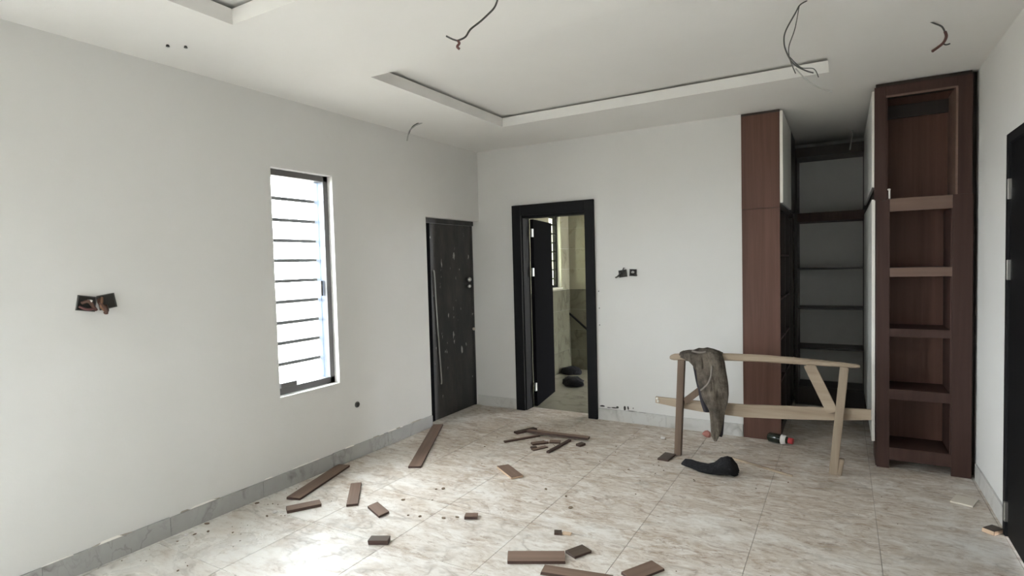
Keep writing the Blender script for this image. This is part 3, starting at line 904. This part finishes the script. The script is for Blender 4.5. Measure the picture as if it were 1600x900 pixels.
# ------------------------------------------------------------------ wooden offcuts
COVER = [(2.66, -1.0, .50, .26, 0), (2.36, -.73, .1, .1, 0), (3.48, -.66, .1, .1, 0)]
def plank(name, cx, cy, l, w, ang, t, label, cat='offcut', face='scrap', edge='scrap_edge', z=0.0, group=None, tilt=0.0, skew=0.0):
    COVER.append((cx, cy, l, w, math.radians(ang)))
    bm = bmesh.new()
    vs = box(bm, -l / 2, l / 2, -w / 2, w / 2, 0, t)
    for v in vs:
        v.co.x += skew * v.co.y
        v.co.x += R.uniform(-.003, .003)
    bmesh.ops.recalc_face_normals(bm, faces=bm.faces[:])
    for f in bm.faces:
        f.material_index = 0 if abs(f.normal.z) > .7 else 1
    bmesh.ops.bevel(bm, geom=bm.edges[:], offset=.0012, segments=1, affect='EDGES')
    o = obj(name, bm, [M[face], M[edge]])
    o.location = (cx, cy, z + .0005); o.rotation_euler = (0, tilt, math.radians(ang))
    tag(o, label, cat, group)
    return o
G = 'brown wood offcuts scattered on the tiles'
plank('wood_plank', .316, -1.416, 1.185, .101, 118.6, .016, 'longest brown plank, pointing at the black door in the left corner', 'plank', group=G)
plank('wood_plank', .145, -2.476, .66, .108, 105.9, .016, 'long brown plank lying along the left skirting under the window', 'plank', group=G)
plank('wood_offcut', .410, -2.849, .217, .082, 57.4, .020, 'short brown offcut just in front of the skirting plank', group=G)
plank('wood_offcut', .560, -2.540, .385, .076, 131.6, .016, 'brown offcut lying upright in the bright patch under the window', group=G)
plank('wood_offcut', .895, -2.655, .19, .080, -24, .016, 'small tilted brown offcut right of the bright patch', group=G, skew=-.3)
plank('wood_offcut', 1.204, -2.972, .117, .062, 27.2, .026, 'small dark offcut nearest the bottom in the left half', group=G, face='scrap_dark')
plank('wood_offcut', 1.501, -2.460, .080, .055, 27, .020, 'tiny reddish block alone in the middle of the floor', group=G)
plank('wood_offcut', 1.326, -1.682, .27, .098, -35, .016, 'brown offcut with a pale sawn edge, in the middle of the floor', group=G, edge='pale_edge')
plank('wood_offcut', 2.099, -2.716, .312, .108, 27.4, .018, 'wide brown offcut lying level at the bottom of the frame', group=G)
plank('wood_offcut', 2.275, -2.552, .120, .083, 62.7, .014, 'dark square offcut touching the wide level offcut', group=G, face='scrap_dark')
plank('wood_offcut', 2.361, -2.775, .36, .072, 11.2, .018, 'narrow brown offcut cut off by the bottom edge', group=G)
plank('wood_offcut', 2.646, -2.585, .209, .095, 60, .014, 'brown offcut at the bottom, rightmost of the front ones', group=G)
plank('dark_offcut', 2.302, -.839, .17, .088, 84.8, .014, 'near-black flat offcut at the foot of the left trestle leg', group=G, face='scrap_dark')
plank('dark_offcut', 4.270, -1.262, .088, .062, 49.8, .024, 'dark block with one pale edge beside the right door frame', group=G, face='scrap_dark', edge='pale_edge')
plank('tile_shard', 4.205, -.83, .145, .115, 70, .010, 'pale square tile shard near the foot of the shelf unit', 'tile shard', face='shard', edge='shard')
G2 = 'brown strips heaped in front of the open doorway'
plank('wood_strip', .925, -.70, .23, .060, 64, .018, 'dark strip at the back left of the strip heap', 'strip', 'scrap_dark', group=G2)
plank('wood_strip', 1.28, -.735, .60, .060, 3, .020, 'longest strip of the heap, lying across the others', 'strip', z=.019, group=G2)
plank('wood_strip', 1.015, -.93, .36, .024, 56, .018, 'thin strip sticking out left from the heap', 'strip', group=G2)
plank('wood_strip', 1.408, -.975, .38, .028, 85, .018, 'thin dark strip sticking out towards the viewer', 'strip', 'scrap_edge', group=G2)
plank('wood_strip', 1.215, -.965, .15, .06, 46, .016, 'short reddish strip in the front of the heap', 'strip', group=G2)
plank('wood_strip', 1.225, -1.10, .05, .035, 50, .016, 'smallest chip in front of the strip heap', 'strip', 'scrap_dark', group=G2)
plank('wood_strip', 1.32, -.875, .10, .07, 20, .012, 'broken strip in the crook of the heap', 'strip', group=G2)
plank('wood_strip', 1.275, -1.085, .15, .045, 62, .008, 'reddish flat strip between the two thin strips of the heap', 'strip', group=G2)
plank('wood_strip', 1.56, -.855, .07, .05, 70, .02, 'short end piece below the right tip of the longest strip', 'strip', 'scrap_dark', group=G2)
plank('wood_chip', 2.078, -2.40, .045, .045, -64, .012, 'small dark chip behind the wide level offcut', 'chip', face='scrap_dark', group='wood chips on the floor')
plank('wood_chip', 2.125, -2.385, .055, .03, 10, .008, 'pinkish chip beside the small dark chip', 'chip', face='pale_edge', edge='pale_edge', group='wood chips on the floor')
bm = bmesh.new()
bar(bm, (2.766, -.644, .007), (3.215, -.846, .006), .016, .012)
tag(obj('thin_stick', bm, M['pale_edge'] if False else M['raw']), 'thin pale stick on the tiles between the trestle legs', 'stick')

# crumbs of mortar and sawdust
bm = bmesh.new()
spots = [(1.02, -2.20), (1.06, -2.17), (1.20, -2.60), (1.12, -2.62), (.93, -2.45), (1.35, -2.55), (1.42, -2.5), (1.9, -1.9), (2.0, -2.05), (1.72, -1.85), (.05, -3.3), (.12, -3.42), (.16, -3.36), (.06, -2.95), (.30, -3.05)]
for k in range(150):
    if k < len(spots):
        x, y = spots[k]; r = R.uniform(.007, .013)
    else:
        x, y = R.gauss(1.9, .8), R.gauss(-.95, .65); r = R.uniform(.002, .006)
        if k > 110: x, y = R.uniform(.05, .5), R.uniform(-3.8, -2.4)
    if not (.03 < x < 4.2 and -4 < y < -.03): continue
    if any((abs((x - c[0]) * math.cos(c[4]) + (y - c[1]) * math.sin(c[4])) < c[2] / 2 + .02 and abs(-(x - c[0]) * math.sin(c[4]) + (y - c[1]) * math.cos(c[4])) < c[3] / 2 + .02) for c in COVER): continue
    m4 = Matrix.Translation((x, y, r * .4)) @ Matrix.Rotation(R.uniform(0, 6), 4, 'Z') @ Matrix.Diagonal((R.uniform(.8, 2.0), R.uniform(.7, 1.2), .6, 1))
    bmesh.ops.create_icosphere(bm, subdivisions=1, radius=r, matrix=m4)
tag(obj('floor_crumbs', bm, M['rubble']), 'scattered crumbs of sawdust and mortar over the tiles', 'debris', kind='stuff')

# ------------------------------------------------------------------ electrical first fix
def cable(name, strands, label, group='loose cables hanging from the ceiling'):
    root = tag(empty(name, strands[0][1][0]), label, 'cable', group)
    for (part, pts, r, m) in strands:
        bm = bmesh.new(); tube(bm, pts, r, 7)
        under(obj(part, bm, M[m], smooth=True), root)
cable('ceiling_cable', [
    ('cable_sheath', [(2.150, -3.054, 2.86), (2.149, -3.054, 2.821), (2.136, -3.062, 2.786), (2.112, -3.076, 2.758), (2.078, -3.096, 2.724), (2.038, -3.119, 2.690), (2.017, -3.132, 2.656), (1.985, -3.150, 2.640)], .0045, 'cable_dark'),
    ('cable_core', [(1.985, -3.150, 2.640), (1.965, -3.162, 2.648), (1.940, -3.176, 2.663)], .0042, 'cable_dark'),
    ('cable_core', [(1.985, -3.150, 2.642), (1.992, -3.146, 2.628), (1.982, -3.150, 2.614), (1.992, -3.146, 2.602)], .006, 'cable_red')],
    'dark cable with a red-brown twisted end hanging between the two ceiling trays')
cable('ceiling_cable', [
    ('cable_sheath', [(3.37, -1.893, 2.953), (3.338, -1.912, 2.931), (3.317, -1.924, 2.891), (3.272, -1.950, 2.799), (3.263, -1.955, 2.742), (3.275, -1.948, 2.685), (3.307, -1.929, 2.624), (3.36, -1.899, 2.588), (3.398, -1.876, 2.574)], .0038, 'cable_dark'),
    ('cable_core', [(3.335, -1.912, 2.931), (3.314, -1.926, 2.808), (3.286, -1.942, 2.715), (3.290, -1.94, 2.65), (3.316, -1.924, 2.573)], .0026, 'cable_dark'),
    ('cable_core', [(3.29, -1.94, 2.66), (3.34, -1.91, 2.605), (3.40, -1.876, 2.595), (3.422, -1.862, 2.55)], .0024, 'cable_dark'),
    ('cable_core', [(3.316, -1.924, 2.60), (3.36, -1.90, 2.545), (3.401, -1.875, 2.51), (3.44, -1.85, 2.488), (3.484, -1.826, 2.473)], .0036, 'cable_pale')],
    'long looping bundle of grey cables at the right end of the far tray')
cable('ceiling_cable', [
    ('cable_sheath', [(3.944, -1.480, 2.855), (3.965, -1.468, 2.844), (4.001, -1.447, 2.824), (4.019, -1.436, 2.783)], .0045, 'cable_dark'),
    ('cable_core', [(4.015, -1.438, 2.80), (4.021, -1.435, 2.77), (4.004, -1.445, 2.735), (3.956, -1.473, 2.695)], .0075, 'cable_red'),
    ('cable_core', [(4.004, -1.445, 2.735), (4.02, -1.436, 2.728), (4.038, -1.425, 2.733)], .004, 'cable_dark')],
    'short red-brown cable end above the tall brown shelf unit')
cable('ceiling_cable', [
    ('cable_core', [(.356, -1.393, 2.853), (.330, -1.408, 2.84), (.297, -1.427, 2.824), (.255, -1.452, 2.78), (.235, -1.463, 2.698)], .006, 'cable_pale'),
    ('cable_core', [(.33, -1.408, 2.853), (.28, -1.437, 2.82), (.247, -1.457, 2.75)], .004, 'cable_dark')],
    'pale cable hanging from the ceiling near the left wall corner')
cable('ceiling_cable', [
    ('cable_core', [(3.615, 1.342, 2.853), (3.622, 1.342, 2.81), (3.612, 1.342, 2.76), (3.598, 1.332, 2.653)], .007, 'cable_pale')],
    'pale cable hanging inside the wardrobe alcove')

def socket_box(name, loc, w, h, d, rot, label, wires, cat='socket box', group='empty socket boxes in the walls'):
    """steel knock-out box; local x across, y up, z out of the wall"""
    root = tag(empty(name), label, cat, group)
    root.matrix_world = Matrix.Translation(loc) @ rot
    bm = bmesh.new()
    t = .004
    for dims in ((-w / 2, -w / 2 + t, -h / 2, h / 2), (w / 2 - t, w / 2, -h / 2, h / 2), (-w / 2, w / 2, -h / 2, -h / 2 + t), (-w / 2, w / 2, h / 2 - t, h / 2)):
        box(bm, *dims, 0, d)
    obj('box_rim', bm, M['box_metal'], root)
    bm = bmesh.new(); box(bm, -w / 2 + t, w / 2 - t, -h / 2 + t, h / 2 - t, .0005, .002)
    obj('box_back', bm, M['hollow_shade'], root)  # flat dark plate in place of the box's shaded inside
    for (pts, r, m) in wires:
        bm = bmesh.new(); tube(bm, pts, r, 7)
        obj('wire_end', bm, M[m], root, smooth=True)
RL = Matrix(((0, 0, 1, 0), (1, 0, 0, 0), (0, 1, 0, 0), (0, 0, 0, 1)))        # left wall: local x -> +y, y -> +z, z -> +x
RB = Matrix(((1, 0, 0, 0), (0, 0, -1, 0), (0, 1, 0, 0), (0, 0, 0, 1)))       # back wall: local x -> +x, y -> +z, z -> -y
Rz = lambda a: Matrix.Rotation(a, 4, 'Z')
socket_box('socket_box', (.0005, -3.874, 1.443), .088, .082, .012, RL @ Rz(-.18), 'left half of the tilted steel socket box pair on the left wall',
           [([(-.02, .0, .004), (.0, .012, .03), (.02, -.01, .035), (.045, -.03, .02)], .009, 'cable_brown'), ([(.005, .012, .004), (.008, .012, .03), (.012, .010, .034)], .010, 'label'), ([(-.03, -.02, .005), (0, -.032, .028), (.04, -.022, .03)], .007, 'cable_red')])
socket_box('socket_box', (.0005, -3.774, 1.447), .085, .080, .012, RL @ Rz(.16), 'right half of the tilted steel socket box pair on the left wall',
           [([(-.035, .02, .005), (-.045, .0, .03), (-.030, -.03, .04), (-.028, -.062, .03)], .010, 'cable_brown'), ([(-.02, .025, .005), (-.035, .01, .03), (-.045, -.02, .035), (-.02, -.055, .028)], .008, 'copper'), ([(-.01, -.02, .005), (-.02, -.045, .03), (-.035, -.060, .03)], .009, 'cable_brown')])
socket_box('socket_box', (1.672, -.0005, 1.474), .082, .072, .010, RB @ Rz(.12), 'left socket box with a wire tail, right of the open doorway',
           [([(-.02, .01, .004), (-.05, -.02, .02), (-.075, -.030, .02)], .008, 'cable_dark'), ([(0, .0, .004), (.01, .035, .02), (.02, .055, .012)], .005, 'cable_dark')])
socket_box('socket_box', (1.775, -.0005, 1.482), .070, .068, .010, RB @ Rz(-.05), 'right socket box with a pale core, right of the open doorway',
           [([(-.01, .0, .004), (.0, .008, .015), (.012, .0, .016)], .010, 'cable_pale'), ([(.01, -.01, .004), (.03, -.02, .015), (.045, -.026, .012)], .005, 'cable_dark')])
bm = bmesh.new()
bmesh.ops.create_cone(bm, cap_ends=True, segments=20, radius1=.026, radius2=.024, depth=.008, matrix=Matrix.Translation((.003, -1.939, .449)) @ Matrix.Rotation(P2, 4, 'Y'))
pc = tag(obj('conduit_end', bm, M['box_metal']), 'round grey conduit end low on the left wall', 'conduit')
bm = bmesh.new()
bmesh.ops.create_cone(bm, cap_ends=True, segments=16, radius1=.017, radius2=.017, depth=.003, matrix=Matrix.Translation((.008, -1.939, .449)) @ Matrix.Rotation(P2, 4, 'Y'))
obj('conduit_shade_disc', bm, M['hollow_shade'], pc)  # dark disc in place of the shaded bore
